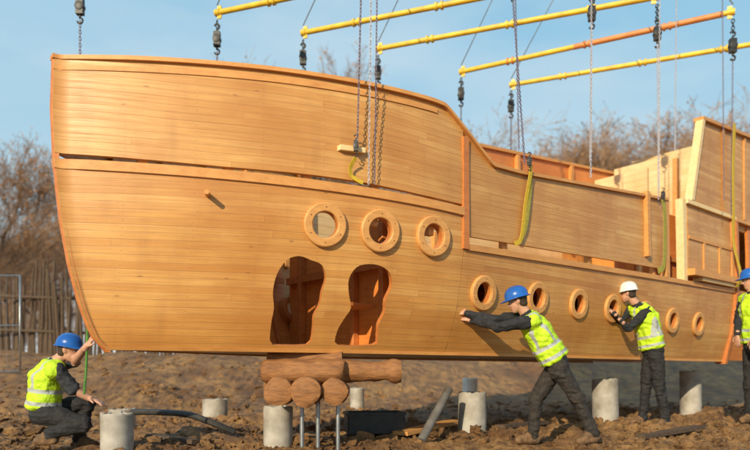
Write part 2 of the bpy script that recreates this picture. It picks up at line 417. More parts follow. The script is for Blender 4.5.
def poop_side(side,al,ah,name):
    V,Fc,UV=[],[],[]
    zt=(lambda a:3.62+.075*(a-7.2)) if side>0 else (lambda a:3.58+.085*(a-6.5))
    zl=2.47 if side>0 else 2.2
    n=14
    for layer in (0,1):
        for i in range(n+1):
            for j in (0,1):
                a0=al if j==0 else ah; a=a0+(12.0-a0)*i/n
                z=zl if j==0 else zt(a)
                b=(hb(z)-.0-(layer*.05))*side; V.append(LC(a,b,z)); UV.append((a,z))
    N_=2*(n+1)
    def q(*f): Fc.append(f if side>0 else f[::-1])
    for i in range(n):
        k=2*i
        q(k,k+2,k+3,k+1); q(N_+k,N_+k+1,N_+k+3,N_+k+2); q(k+1,k+3,N_+k+3,N_+k+1); q(k,N_+k,N_+k+2,k+2)
    q(0,1,N_+1,N_); q(2*n,N_+2*n,N_+2*n+1,2*n+1)
    mesh_obj(name,V,Fc,[M_red if side<0 else M_bul],False,ship,UV)
    V,Fc=[],[]
    boxr=lambda p,q_,w,h:boxgeo(V,Fc,(p+q_)/2,(q_-p)/2,Vector((0,w,0)),Vector((0,0,h)))
    boxr(LC(ah-.05,side*(hb(3.6)-.02),zt(ah)+.03),LC(12.05,side*(hb(3.6)-.02),zt(12)+.03),.075,.025)
    mesh_obj("cap_rail",V,Fc,[M_trim],False,ship)
    V,Fc=[],[]
    p=LC(al-.03,side*(hb(2.5)+.0),zl);q_=LC(ah-.03,side*(hb(3.6)+.0),zt(ah)+.0)
    boxgeo(V,Fc,(p+q_)/2,(q_-p)/2,Vector((0,.055,0)),Vector((.04,0,.0)))
    mesh_obj("corner_post",V,Fc,[M_palew if side>0 else M_trim],False,ship)
    for a in ((7.6,9.2,10.8) if side<0 else (9.35,10.2)):
        V,Fc=[],[]; boxgeo(V,Fc,LC(a,side*(1.35-.085) if side<0 else 1.35+.012,(zl+zt(a))/2),Vector((.035,0,0)),Vector((0,.035 if side<0 else .014,0)),Vector((0,0,(zt(a)-zl)/2-.01)))
        mesh_obj("stanchion",V,Fc,[M_trim],False,ship)
poop_side(1,8.25,8.62,"poop_bulwark")
poop_side(-1,6.35,6.45,"poop_bulwark")
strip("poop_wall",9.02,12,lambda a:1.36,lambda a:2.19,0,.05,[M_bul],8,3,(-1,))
for i,(a,z1) in enumerate(((9.9,3.65),(10.6,4.0),(11.3,4.3))):
    lbox("stepped_panel",a,a+.05,-1.2+.0,-.15+.22*i,2.37,z1,M_pale,0)
lbox("stair_rail",9.9,10.0,.30,.38,2.37,3.7,M_trim)
o=lbox("poop_deck",9.75,11.98,-1.3,1.3,2.30,2.36,M_trim)
o=partition(9.78,1.15,2.29,M_red)
V,Fc,UV=[],[],[]
n=16
for layer in (0,1):
    for i in range(n+1):
        b=-1.35+2.70*i/n
        for j in (0,1):
            z=.3 if j==0 else 4.25+.35*(1-(b/1.35)**2)
            V.append(LC(12.0+layer*.06,b,z)); UV.append((b,z))
N_=2*(n+1)
for i in range(n):
    k=2*i; Fc+=[(k,k+1,k+3,k+2),(N_+k,N_+k+2,N_+k+3,N_+k+1),(k+1,N_+k+1,N_+k+3,k+3)]
mesh_obj("transom",V,Fc,[M_pale],False,ship,UV)
for b in (-.8,0,.8): lbox("transom_frame",11.93,11.995,b-.05,b+.05,2.4,4.2,M_trim)
strip("stern_quarter",9.82,12,lambda a:.16,lambda a:1.30,-.03,.05,[M_red],4,4)
strip("stern_quarter_panel",10.4,12,lambda a:1.36,lambda a:2.40,-.03,.05,[M_red],4,4,(1,))
strip("stern_frame",9.725,9.81,lambda a:.1,lambda a:2.40,.05,.16,[M_trimR],1,8,(1,))
strip("cap_rail",9.82,12,lambda a:2.401,lambda a:2.46,.03,.12,[M_trim],2,1,(1,))
lbox("inner_frame",10.9,10.98,.2,.28,1.15,3.0,M_trim)

# ------------------------------------------------ ground
def sstep(a,b,x):
    t=min(1,max(0,(x-a)/(b-a))); return t*t*(3-2*t)
O1,O2,O3,O4=Vector((0,5,0)),Vector((7,7,0)),Vector((1,4,0)),Vector((20,3,0))
def gz(x,y,fine=True):
    v=Vector((x,y,0))
    z=.0
    lo=10.0 if x<-4 else 10+ (x+4)*.6 if x<4 else 14.8
    bank=sstep(lo,lo+5.5,y)
    if bank>0: z+=bank*(1.15+.26*noise.noise(v*.17+Vector((3,1,0)))+.22*noise.noise(v*.6)+.06*abs(noise.noise(v*1.7)))
    z+=.12*sstep(6.6,8.5,y)*noise.noise(v*.7)
    if fine and y<45 and y>2 and abs(x)<40:
        fd=1-.55*sstep(9,14,y)
        n1=noise.noise(v*1.3+O1); n2=abs(noise.noise(v*2.9+O2)); n3=abs(noise.noise(v*7.+O3)); n4=noise.noise(v*15.+O4)
        m=.55+.9*max(0,noise.noise(v*.55+O4)+.35)
        z+=fd*(.05*n1+m*(.12*n2+.075*n3)+.026*n4-.072)
    return z
def axis(d0,d1,step,lo,hi,g=1.12):
    c=list(np.arange(d0,d1,step)); s=step;x=c[-1]
    while x<hi: s*=g; x+=s; c.append(x)
    s=step;x=c[0];pre=[]
    while x>lo: s*=g; x-=s; pre.append(x)
    return pre[::-1]+c
xs=axis(-5.0,6.5,.033,-600,600,1.09); ys=axis(4.4,9.5,.033,-60,1200,1.04)
V=[(x,y,gz(x,y)) for y in ys for x in xs]; nx=len(xs)
Fc=[(j*nx+i,j*nx+i+1,(j+1)*nx+i+1,(j+1)*nx+i) for j in range(len(ys)-1) for i in range(nx-1)]
m,nt,b=newmat("muddy_soil"); N=NB(nt); tc=N.n("ShaderNodeTexCoord"); P=tc.outputs["Object"]
n0=N.noise(P,.35,4); n1=N.noise(P,.9,6); n2=N.noise(P,5,8,.72); n3=N.noise(P,30,7,.78)
c=N.mix(N.ramp(n1,[(.40,0.),(.60,1.)]),(.24,.105,.034),(.52,.275,.10))
c=N.mix(N.ramp(n0,[(.42,0.),(.60,.5)]),c,(.54,.30,.115))
c=N.mix(N.ramp(n2,[(.43,0.),(.60,.80)]),c,(.09,.038,.014))
c=N.mix(N.ramp(n3,[(.50,0.),(.70,.6)]),c,(.60,.37,.17))
N.l(c,b.inputs["Base Color"]); N.l(N.ramp(n2,[(.3,.92),(.62,.5)]),b.inputs["Roughness"])
N.bump(N.math('ADD',n2,N.math('MULTIPLY',n3,.8)),1.0,.065,b); M_soil=m
g=mesh_obj("ground",V,Fc,[M_soil],False); g["kind"]="structure"
ico=bmesh.new(); bmesh.ops.create_icosphere(ico,subdivisions=2,radius=1); ico.verts.ensure_lookup_table()
IV=np.array([v.co[:] for v in ico.verts]); IF=np.array([[v.index for v in f.verts] for f in ico.faces]); ico.free()
vars_=[]
for k in range(16):
    vv=IV.copy()
    for i,p in enumerate(vv):
        q=Vector(p)*1.5+Vector((k*7,0,0)); vv[i]=p*(1+.8*noise.noise(q)+.8*noise.noise(q*2.9))
    vars_.append(vv)
AV,AF=[],[];off=0
def add_clod(x,y,r):
    global off
    vv=vars_[random.randrange(16)]*np.array([r*random.uniform(.8,1.8),r*random.uniform(.7,1.2),r*random.uniform(.4,.9)])
    an=random.uniform(0,6.28); R=np.array([[math.cos(an),-math.sin(an),0],[math.sin(an),math.cos(an),0],[0,0,1]])
    t=random.uniform(-.6,.6); R2=np.array([[1,0,0],[0,math.cos(t),-math.sin(t)],[0,math.sin(t),math.cos(t)]])
    vv=vv@R2.T@R.T+np.array([x,y,gz(x,y)+r*.05]); AV.append(vv); AF.append(IF+off); off+=len(vv)
for i in range(14000):
    y=4.6+random.random()**1.4*10; x=random.uniform(-.62,.62)*y*1.05
    dens=noise.noise(Vector((x*.9,y*.9,5)))
    if dens<.0 and random.random()<.6: continue
    add_clod(x,y,.007+.05*random.random()**4)
for cx,cy,nn,sp,rr in ((-.9,6.6,80,.35,.10),(1.1,7.2,80,.4,.10),(3.4,7.0,90,.4,.10),(-3.6,7.5,70,.5,.10),(2.4,6.2,60,.3,.07),(-1.9,6.4,60,.3,.07),(5.0,8.0,90,.5,.11),(.2,8.6,80,.6,.11)):
    for i in range(nn): add_clod(random.gauss(cx,sp),random.gauss(cy,sp*.5),.012+rr*random.random()**2.8)
o=mesh_obj("soil_clods",np.vstack(AV),np.vstack(AF),[M_soil],False); top(o,"loose brown soil clods scattered over the muddy ground","soil clods",kind="stuff")

# ------------------------------------------------ site objects
def flatobj(name,build,mats,label,cat,group=None,loc=None,auto=35,kind=None):
    V,Fc=[],[]; build(V,Fc)
    loc=Vector(loc) if loc is not None else Vector((0,0,0))
    o=mesh_obj(name,[Vector(v)-loc for v in V],Fc,mats); o.location=loc
    bm=bmesh.new(); bm.from_mesh(o.data); bmesh.ops.recalc_face_normals(bm,faces=bm.faces); bm.to_mesh(o.data); bm.free()
    if auto: shade_auto(o,auto)
    return top(o,label,cat,group) if label else o
def footing(px,ybase,w,h,d,label,tilt=0,mat=None):
    s=F/d; r=w/s/2; X=(px-375)/s; ztop_=CH+(370-(ybase-h))/s; z0=gz(X,d)-.15
    root=empty("concrete_footing",(X,d,z0)); root.rotation_euler=(tilt,tilt*.5,0)
    top(root,label,"concrete footing","concrete pipe footings under the ship")
    H=ztop_-z0; V,Fc=[],[]; k=36
    prof=[(r,0),(r*1.0,H*.5),(r,H-.01),(r-.008,H),(r*.80,H),(r*.78,H-.01),(r*.78,H-.06),(0.001,H-.07)]
    for i in range(k):
        an=2*math.pi*i/k
        for rr,zz in prof:
            rr2=rr*(1+.05*noise.noise(Vector((math.cos(an)*2+px,math.sin(an)*2,zz*6))))
            V.append((rr2*math.cos(an),rr2*math.sin(an),zz+.02*noise.noise(Vector((math.cos(an)*3+px,math.sin(an)*3,0)))))
    mm=len(prof)
    for i in range(k):
        for j in range(mm-1): Fc.append((i*mm+j,((i+1)%k)*mm+j,((i+1)%k)*mm+j+1,i*mm+j+1))
    o=mesh_obj("pipe_shell",V,Fc,[mat or M_conc],True,root); shade_auto(o)
    V,Fc=[],[]
    cylgeo(V,Fc,Vector((r*.3,0,H-.2)),Vector((r*.3,0,H+.02)),.008,k=8)
    mesh_obj("anchor_bolt",V,Fc,[M_steel],True,root)
L1="short grey concrete pipe footing standing in churned mud"
for px,yb,w,h,d in ((278,443,29,37,6.35),(117,446,31,33,5.62),(122,424,26,15,8.2),(215,419,25,20,9.2),(472,432,28,40,7.4),(470,396,15,18,12.0),(606,421,25,42,8.9),(691,407,20,36,11.0),(357,404,14,16,11.5)):
    footing(px,yb,w,h,d,L1 if px!=470 else "pale capped concrete pipe footing on bare soil",random.uniform(-.03,.03),M_concw if px==470 else None)
def f(V,Fc):
    p0=WP(421,441,6.5);p1=WP(449,389,6.9); cylgeo(V,Fc,p0,p1,.045,.045,20)
flatobj("leaning_pipe",f,[M_pipe],"dark grey plastic pipe leaning out of the mud","pipe",loc=WP(421,441,6.5))
def tube(V,Fc,pts,r,k=8):
    n=len(pts); b=len(V)
    for i,p in enumerate(pts):
        d=(pts[min(i+1,n-1)]-pts[max(i-1,0)]).normalized(); x=d.cross(Vector((.13,.21,.97))).normalized(); y=d.cross(x)
        rr=r[i] if isinstance(r,list) else r
        for j in range(k):
            an=2*math.pi*j/k; V.append(p+(x*math.cos(an)+y*math.sin(an))*rr)
    for i in range(n-1):
        for j in range(k): Fc.append((b+i*k+j,b+i*k+(j+1)%k,b+(i+1)*k+(j+1)%k,b+(i+1)*k+j))
    Fc.append([b+j for j in range(k)][::-1]); Fc.append([b+(n-1)*k+j for j in range(k)])
def spl(pts,k=8):
    out=[];n=len(pts)
    for i in range(n-1):
        p0,p1,p2,p3=pts[max(i-1,0)],pts[i],pts[i+1],pts[min(i+2,n-1)]
        for s in range(k):
            t=s/k; out.append(.5*((2*p1)+(-p0+p2)*t+(2*p0-5*p1+4*p2-p3)*t*t+(-p0+3*p1-3*p2+p3)*t**3))
    out.append(pts[-1]); return out
flatobj("drain_hose",lambda V,Fc:tube(V,Fc,spl([WP(133,412,7.3),WP(155,412,7.2),WP(185,414,7.0),WP(205,420,6.9),WP(235,432,6.9)]),.035,10),[M_plastic],"black corrugated hose lying across the mud","hose",loc=WP(133,412,7.3))
def crate(V,Fc):
    c=WP(374,422,7.3); X=Vector((.3,.05,0));Y=Vector((-.03,.2,0));Z=Vector((0,0,.11))
    for s in (-1,1):
        boxgeo(V,Fc,c+Y*s,X,Y*.06,Z); boxgeo(V,Fc,c+X*s,X*.05,Y*.94,Z)
        boxgeo(V,Fc,c+Y*s*1.07+Z*.95,X*1.06,Y*.05,Z*.12); boxgeo(V,Fc,c+X*s*1.04+Z*.95,X*.05,Y*1.0,Z*.12)
    boxgeo(V,Fc,c-Z*.9,X*.98,Y*.98,Z*.08)
flatobj("plastic_crate",crate,[M_plastic],"open black plastic crate sunk in the mud","crate",loc=WP(374,432,7.3),auto=0)
for i,(a_,b_,w) in enumerate(((WP(400,430,7.0),WP(455,415,7.9),.10),(WP(150,430,6.6),WP(196,436,6.2),.05),(WP(640,438,6.6),WP(700,430,7.4),.06),(WP(500,418,7.6),WP(545,410,8.4),.07))):
    def f(V,Fc,a_=a_,b_=b_,w=w):
        p=a_.copy(); q=b_.copy(); p.z=gz(p.x,p.y)+.06; q.z=gz(q.x,q.y)+.07
        d=(q-p); s=Vector((-d.y,d.x,0)).normalized()*w; boxgeo(V,Fc,(p+q)/2,d/2,s,Vector((0,0,.02)))
    flatobj("timber_board",f,[M_ring if i==0 else M_fence],"loose sawn timber board lying in the mud","board","loose boards on the mud",loc=(a_.x,a_.y,0),auto=0)
can=empty("wooden_cannon",(*WP(318,440,6.2).xy,.0)); top(can,"rough wooden log cannon on steel posts under the hull","play cannon")
cl=can.location
def cpart(name,build,mat,auto=35):
    o=flatobj(name,build,[mat],None,None,auto=auto)
    if mat is M_log and auto:
        for v in o.data.vertices: v.co+=v.normal*(.018*noise.noise(v.co*9)+.009*noise.noise(v.co*30))
    o.data.transform(Matrix.Translation(-cl)); o.parent=can; return o
def lin(a,b,n): return [a+(b-a)*i/n for i in range(n+1)]
D=5.95
def f(V,Fc):
    xs_=[322,328]+lin(334,385,10)+[388,392,396,401]
    rs=[.085,.11]+lin(.108,.092,10)+[.092,.112,.112,.098]
    tube(V,Fc,[WP(x,371,D+.1) for x in xs_],rs,24)
cpart("barrel",f,M_log,40)
def f(V,Fc):
    xs_=[262,266]+lin(270,336,12)+[340,344]; tube(V,Fc,[WP(x,371,D-.02) for x in xs_],[.09]+[.11]*15+[.09],20)
cpart("carriage",f,M_log,40)
def f(V,Fc):
    tube(V,Fc,[WP(x,358,D+.1) for x in lin(268,342,10)],.06,16)
cpart("carriage_rail",f,M_log,40)
def f(V,Fc): boxgeo(V,Fc,WP(305,384,D+.12),Vector((.36,0,0)),Vector((0,.14,0)),Vector((0,0,.08)))
cpart("carriage_block",f,M_log,0)
for x,r,dy in ((281,.128,0),(308,.135,-.05),(335,.118,.03)):
    def f(V,Fc,x=x,r=r,dy=dy):
        c=WP(x,391,D-.02)+Vector((0,dy,0)); ys_=[-.20,-.18]+lin(-.16,.28,8)+[.3,.31]
        tube(V,Fc,[c+Vector((0,y,0)) for y in ys_],[r-.035]+[r]*(len(ys_)-2)+[r-.015],28)
    cpart("log_roller",f,M_log,40)
for x in (302,318,338):
    def f(V,Fc,x=x): 
        p=WP(x,400,D+.1); cylgeo(V,Fc,Vector((p.x,p.y,-.1)),p,.02,.02,12)
    cpart("steel_post",f,M_steel)
# ------------------------------------------------ lifting gear
def chain_geo(V,Fc,p0,p1,L=.055,wr=.007,wd=.016):
    d=p1-p0; n=max(1,int(d.length/(L*.78))); dn=d.normalized(); x=dn.orthogonal().normalized(); y=dn.cross(x)
    for i in range(n):
        c=p0+d*((i+.5)/n); a,bv=(x,y) if i%2 else (y,x); b=len(V); K=8
        for j in range(K):
            an=2*math.pi*j/K; ca,sa=math.cos(an),math.sin(an)
            cen=c+dn*(ca*L*.5)+a*(sa*wd); rad=(dn*ca+a*sa).normalized()
            for q in range(3):
                t=2*math.pi*q/3; V.append(cen+(rad*math.cos(t)+bv*math.sin(t))*wr)
        for j in range(K):
            for q in range(3): Fc.append((b+j*3+q,b+((j+1)%K)*3+q,b+((j+1)%K)*3+(q+1)%3,b+j*3+(q+1)%3))
def chain(p0,p1,mat,label,**k):
    V,Fc=[],[]; chain_geo(V,Fc,p0,p1,**k)
    o=mesh_obj("lifting_chain",[v-p1 for v in V],Fc,[mat],True); o.location=p1
    return top(o,label,"chain","lifting chains holding the ship")
def hoist(p,label="black steel chain hoist block hanging in the lifting chain",s=1.0):
    e=empty("chain_hoist",p); top(e,label,"chain hoist","chain hoists on the lifting chains")
    V,Fc=[],[]
    tube(V,Fc,[Vector((0,-.045*s,0)),Vector((0,-.04*s,0)),Vector((0,.04*s,0)),Vector((0,.045*s,0))],[.04*s,.055*s,.055*s,.04*s],16)
    boxgeo(V,Fc,Vector((0,0,0)),Vector((.045*s,0,0)),Vector((0,.035*s,0)),Vector((0,0,.10*s)))
    o=mesh_obj("hoist_body",V,Fc,[M_blk],False,e); shade_auto(o)
    for sg,nm in ((1,"top_hook"),(-1,"hook")):
        V,Fc=[],[]; pts=[Vector((0,0,sg*.09*s)),Vector((0,0,sg*.14*s))]
        for i in range(9):
            an=math.radians(100-i*33)*1.0; pts.append(Vector((.035*s*math.cos(an)+.0,0,sg*(.175*s-(.035*s)*math.sin(an)))))
        tube(V,Fc,pts,[.016*s]*2+[.013*s]*9,8); mesh_obj(nm,V,Fc,[M_blk],True,e)
    return e
H=5.7
def bp(px,py): d=F*H/(370-py); return WP(px,py,d)
beams=[((80,-22),(372,-85)),((217,13),(510,-48)),((303,33),(592,-24)),((378,49),(657,-3)),((461,72),(733,12)),((511,85),(790,38))]
bends=[]
for i,(fa_,ne) in enumerate(beams):
    p,q=bp(*fa_),bp(*ne); bends.append((p,q)); d=(q-p); dn=d.normalized(); root=empty("spreader_beam",p)
    top(root,"yellow steel spreader beam hung level above the ship" if i!=4 else "yellow spreader beam with a faded orange tube section","spreader beam","yellow spreader beams")
    def bpart(name,segs,mat,k=16):
        for a,b,r in segs:
            V,Fc=[],[]; cylgeo(V,Fc,d*a,d*b,r,r,k)
            o=mesh_obj(name,V,Fc,[mat],False,root); shade_auto(o)
    bpart("tube",[(0.0,1.0,.043)] if i!=4 else [(0,.46,.043),(.97,1.0,.043)],M_yel)
    if i==4: bpart("orange_tube",[(.46,.97,.047)],M_org)
    bpart("collar",[(t-.004,t+.004,.064) for t in (.2,.22,.5,.52,.78,.8)],M_yel if i!=4 else M_org)
    bpart("end_cap",[(-.006,.012,.055),(.99,1.006,.055)],M_yel)
    up=Vector((0,0,1))
    for t in (.01,.99):
        V,Fc=[],[]; boxgeo(V,Fc,d*t,dn*.035,dn.cross(up)*.010,up*.10)
        mesh_obj("lug",V,Fc,[M_yel],False,root)
    apex=(p+q)/2+Vector((0,0,4.2))
    for e_ in (p,q):
        V,Fc=[],[]; tube(V,Fc,[Vector((0,0,0)),apex-e_-Vector((0,0,.12))],.009,6)
        o=mesh_obj("wire_sling",V,Fc,[M_steel],True); o.location=e_+Vector((0,0,.12)); top(o,"thin steel wire sling rising from a spreader beam","wire sling","wire slings above the beams")
CL="steel link chain hanging down from a spreader beam"
for i,(p,q) in enumerate(bends):
    hz=p.z-.42
    chain(p+Vector((0,0,-.12)),Vector((p.x,p.y,hz+.18)),M_blk,CL,L=.07,wr=.010,wd=.022)
    hoist(Vector((p.x,p.y,hz)),s=1.15)
    a_=max(.5,min(11,(p-BOW).x*UX+(p-BOW).y*UY)); tz=(ztop(a_) if a_<7 else 3.7)
    t=SW(a_,-bb(a_,tz),tz+.06)
    mid=Vector((p.x,p.y,max(t.z+.1,hz-1.3)))
    chain(Vector((p.x,p.y,hz-.2)),mid,M_chain,CL,L=.06,wr=.007,wd=.016)
    chain(mid,t,M_chain,CL,L=.06,wr=.007,wd=.016)
def hp(px,py,out=.03):
    a,z=hull_at(px,py); return SW(a,bb(a,z)+out,z)
near=[(0,370,184),(1,521,165),(2,587,178),(3,655,200),(4,729,212)]
chain(WP(363,-85,5.55),hp(351,144,.09),M_chain,"thin loose hand chain hanging beside the hull",L=.04,wr=.004,wd=.009)
chain(WP(372,-85,5.55),hp(365,186,.05),M_chainw,"pale link chain dropping in front of the hull planks",L=.04,wr=.0036,wd=.008)
chain(WP(378,-85,5.55),hp(371,186,.05),M_chain,"thin link chain dropping in front of the hull planks",L=.04,wr=.0036,wd=.008)
def hand(px0,px1,y1,d0,d1,mat): chain(WP(px0,-60,d0),WP(px1,y1,d1),mat,"thin loose hand chain hanging beside a lifting chain",L=.045,wr=.004,wd=.010)
for i,px,py in near[1:]:
    q=bends[i][1]; a,z=hull_at(px,py)
    if i==4: z=2.45; a,_=hull_at(728,212)
    t=SW(a,bb(a,z)+.05,z)
    tp=q+Vector((0,0,-.12))
    yv={1:10,2:14,3:34,4:46}[i]
    lo,hi=0,1
    for _ in range(30):
        m_=(lo+hi)/2
        if proj(tp.lerp(t,m_))[1]<yv: lo=m_
        else: hi=m_
    hc=tp.lerp(t,lo)
    dirn=(t-tp).normalized()
    chain(tp,hc-dirn*.2,M_blk,CL,L=.07,wr=.010,wd=.022)
    if i!=1: hoist(hc,s=1.0 if i!=4 else 1.1)
    chain(hc+dirn*(.2 if i!=1 else -.2),t,M_chainw if i in (2,3) else M_chain,CL,L=.05,wr=.005,wd=.011)
hand(514,519,150,8.2,7.0,M_chain); hand(592,590,160,8.6,7.6,M_chainw); hand(660,659,190,9,8.6,M_chainw); hand(677,675,150,10,9.4,M_chainw); hand(722,724,200,10,9.6,M_chain)
def ribbon(pts,w,mat,label,th=.006):
    pts=spl(pts,6); V,Fc=[],[]
    n=len(pts)
    for i,p in enumerate(pts):
        d=(pts[min(i+1,n-1)]-pts[max(i-1,0)]).normalized()
        s=d.cross(Vector((-UY,UX,0))).normalized()*w*.5; o_=Vector((UY,-UX,0))*th
        V+= [p-s,p+s,p+s+o_,p-s+o_]
    for i in range(n-1):
        for k in range(4): Fc.append((4*i+k,4*i+(k+1)%4,4*i+4+(k+1)%4,4*i+4+k))
    Fc+=[(3,2,1,0),(4*n-4,4*n-3,4*n-2,4*n-1)]
    o=mesh_obj("lifting_sling",[v-pts[-1] for v in V],Fc,[mat],True); o.location=pts[-1]; shade_auto(o,40)
    return top(o,label,"webbing sling","webbing slings round the hull")
ribbon([hp(350,160,.08),hp(347,168,.05),hp(348,176,.04),hp(354,181,.04),hp(360,184,.04)],.035,M_strap,"short yellow webbing sling with hook on the hull planks")
ribbon([hp(524,165,.06),hp(526,172,.06),hp(523,205,.03),hp(519,238,.03),hp(513,244,.02)],.05,M_strap,"yellow webbing sling running down over the bulwark")
ribbon([hp(527,166,.05),hp(528,190,.03),hp(524,225,.03),hp(520,240,.02)],.04,M_strapg,"olive webbing sling beside the yellow one")
ribbon([hp(658,200,.06),hp(660,210,.06),hp(662,240,.04),hp(660,266,.05),hp(655,271,.04)],.08,M_strapg,"olive webbing sling running down over the bulwark")
def atz(z,o=.06): 
    a=hull_at(728,212)[0]; return SW(a,hb(z)+o,z)
ribbon([atz(3.9,.1),atz(3.2,.08),atz(2.47,.08),atz(2.0,.06),atz(1.5,.16),atz(1.3,.1)],.09,M_strap,"yellow webbing sling hanging down the stern planks")
for px,py in ((351,148),(524,163),(658,196)):
    p=hp(px,py,.07); hoist(p+Vector((0,0,.0)),"small black shackle hook joining chain and sling",.45)
rp=flatobj("guide_rope",lambda V,Fc:tube(V,Fc,spl([WP(88,318,5.5),WP(87,345,5.5),WP(86,372,5.52),WP(84,394,5.55)]),.010,8),[noisy("green_rope",(.10,.30,.05),(.05,.16,.03),60,.8)],"thin green guide rope hanging from the bow","rope",loc=WP(88,318,5.5))

# ------------------------------------------------ people
def ell(c,r,R=None):
    return (Vector(c),r,R if R is not None else Matrix.Identity(3))
def sph_pts(e,nu=12,nv=8):
    c,r,R=e; out=[]
    for j in range(nv+1):
        th=math.pi*j/nv
        for i in range(nu):
            ph=2*math.pi*i/nu
            v=Vector((r[0]*math.sin(th)*math.cos(ph),r[1]*math.sin(th)*math.sin(ph),r[2]*math.cos(th)))
            out.append(c+R@v)
            if j in (0,nv): break
    return out
def hulls_mesh(prims,voxel,smooth_it=2):
    bmA=bmesh.new()
    for pr in prims:
        bm=bmesh.new()
        for e in pr[0]:
            for p in sph_pts(e): bm.verts.new(p)
        r=bmesh.ops.convex_hull(bm,input=bm.verts[:])
        dv=list({g for g in r['geom_interior']+r['geom_unused'] if isinstance(g,bmesh.types.BMVert)})
        bmesh.ops.delete(bm,geom=dv,context='VERTS')
        me=bpy.data.meshes.new("t"); bm.to_mesh(me); bm.free(); bmA.from_mesh(me); bpy.data.meshes.remove(me)
    me=bpy.data.meshes.new("b"); bmA.to_mesh(me); bmA.free()
    o=bpy.data.objects.new("b",me); link(o)
    md=o.modifiers.new("r",'REMESH'); md.mode='VOXEL'; md.voxel_size=voxel; md.use_smooth_shade=True
    md=o.modifiers.new("s",'SMOOTH'); md.factor=.5; md.iterations=smooth_it
    apply_mods(o); return o
def frame(fwd,up):
    f=fwd.normalized(); s=f.cross(up).normalized(); u=s.cross(f).normalized()
    return Matrix((s,f,u)).transposed()
def cloth(name,c,c2,scale=30,rough=.85):
    m,nt,b=newmat(name); N=NB(nt); tc=N.n("ShaderNodeTexCoord"); P=tc.outputs["Object"]
    g=N.noise(P,scale,4); w=N.noise(P,9,3)
    N.l(N.mix(N.ramp(g,[(.35,0.),(.7,1.)]),c,c2),b.inputs["Base Color"]); b.inputs["Roughness"].default_value=rough
    N.bump(N.math('ADD',N.math('MULTIPLY',w,1.0),N.math('MULTIPLY',g,.15)),.8,.04,b); return m
M_trs=cloth("dark_trousers",(.012,.012,.014),(.026,.024,.024)); M_trs2=cloth("worn_trousers",(.018,.015,.014),(.045,.033,.025))
M_jk=cloth("black_jacket",(.012,.012,.015),(.026,.026,.03)); M_ts=cloth("dark_tshirt",(.015,.017,.022),(.035,.035,.04))
M_boot=cloth("muddy_boots",(.22,.12,.055),(.07,.04,.022),18)
M_skin=noisy("skin",(.56,.30,.20),(.48,.24,.155),12,.5,0,.1,.002); M_lip=noisy("lips",(.42,.17,.13),(.36,.14,.11),20,.5,0,0)
M_hair=noisy("hair",(.05,.028,.015),(.025,.014,.008),60,.7,0,.4,.003)
M_blue=noisy("blue_helmet",(.015,.12,.46),(.012,.09,.38),6,.28,0,.02); M_white=noisy("white_helmet",(.78,.77,.74),(.66,.65,.62),6,.3,0,.02)
M_eye=noisy("eye",(.6,.58,.55),(.03,.02,.02),1,.2,0,0)
m,nt,b=newmat("hi_vis_vest"); N=NB(nt)
A=N.n("ShaderNodeAttribute",attribute_name="ta").outputs["Fac"]; X_=N.n("ShaderNodeAttribute",attribute_name="tx").outputs["Fac"]
def band(v,lo,hi): return N.math('MULTIPLY',N.math('GREATER_THAN',v,lo),N.math('LESS_THAN',v,hi))
tc=N.n("ShaderNodeTexCoord"); w=N.noise(tc.outputs["Object"],7,3); fn=N.noise(tc.outputs["Object"],80,2)
A2=N.math('ADD',A,N.math('MULTIPLY',N.math('SUBTRACT',w,.5),.02)); X2=N.math('ADD',X_,N.math('MULTIPLY',N.math('SUBTRACT',w,.5),.02))
hb_=N.math('MAXIMUM',band(A2,.055,.090),band(A2,.165,.200))
ab=N.math('ABSOLUTE',X2); vb=N.math('MULTIPLY',band(ab,.090,.120),N.math('GREATER_THAN',A,.20))
bandm=N.math('MAXIMUM',hb_,vb)
lime=N.mix(N.ramp(w,[(.35,0.),(.7,1.)]),(.55,.80,.02),(.45,.68,.015))
N.l(N.mix(bandm,lime,(.40,.42,.40)),b.inputs["Base Color"]); b.inputs["Roughness"].default_value=.7
N.bump(N.math('ADD',w,N.math('MULTIPLY',fn,.1)),.9,.05,b); M_vest=m
HS=.90
def helmet(parent,c,R,mat,cl):
    prof=[(.001,.122),(.035,.119),(.07,.103),(.094,.076),(.107,.040),(.111,.004),(.125,-.004),(.126,-.010),(.109,-.008),(.103,-.0)]
    V,Fc=[],[];k=36;m_=len(prof)
    for i in range(k):
        an=2*math.pi*i/k; ca,sa=math.cos(an),math.sin(an)
        for j,(r,z) in enumerate(prof):
            ext=.045*max(0,sa)**2 if j in (6,7) else 0
            rid=.008*max(0,1-abs(ca)*r/.025) if j<5 else 0
            v=Vector(((r+ext*.3)*ca,(r*1.17+ext)*sa,z+rid-(.012*max(0,sa) if j in (6,7) else 0)))*HS; V.append(c+R@v-cl)
    for i in range(k):
        for j in range(m_-1): Fc.append((i*m_+j,((i+1)%k)*m_+j,((i+1)%k)*m_+j+1,i*m_+j+1))
    o=mesh_obj("hard_hat",V,Fc,[mat],True,parent); 
    bm=bmesh.new(); bm.from_mesh(o.data); bmesh.ops.recalc_face_normals(bm,faces=bm.faces); bm.to_mesh(o.data); bm.free()
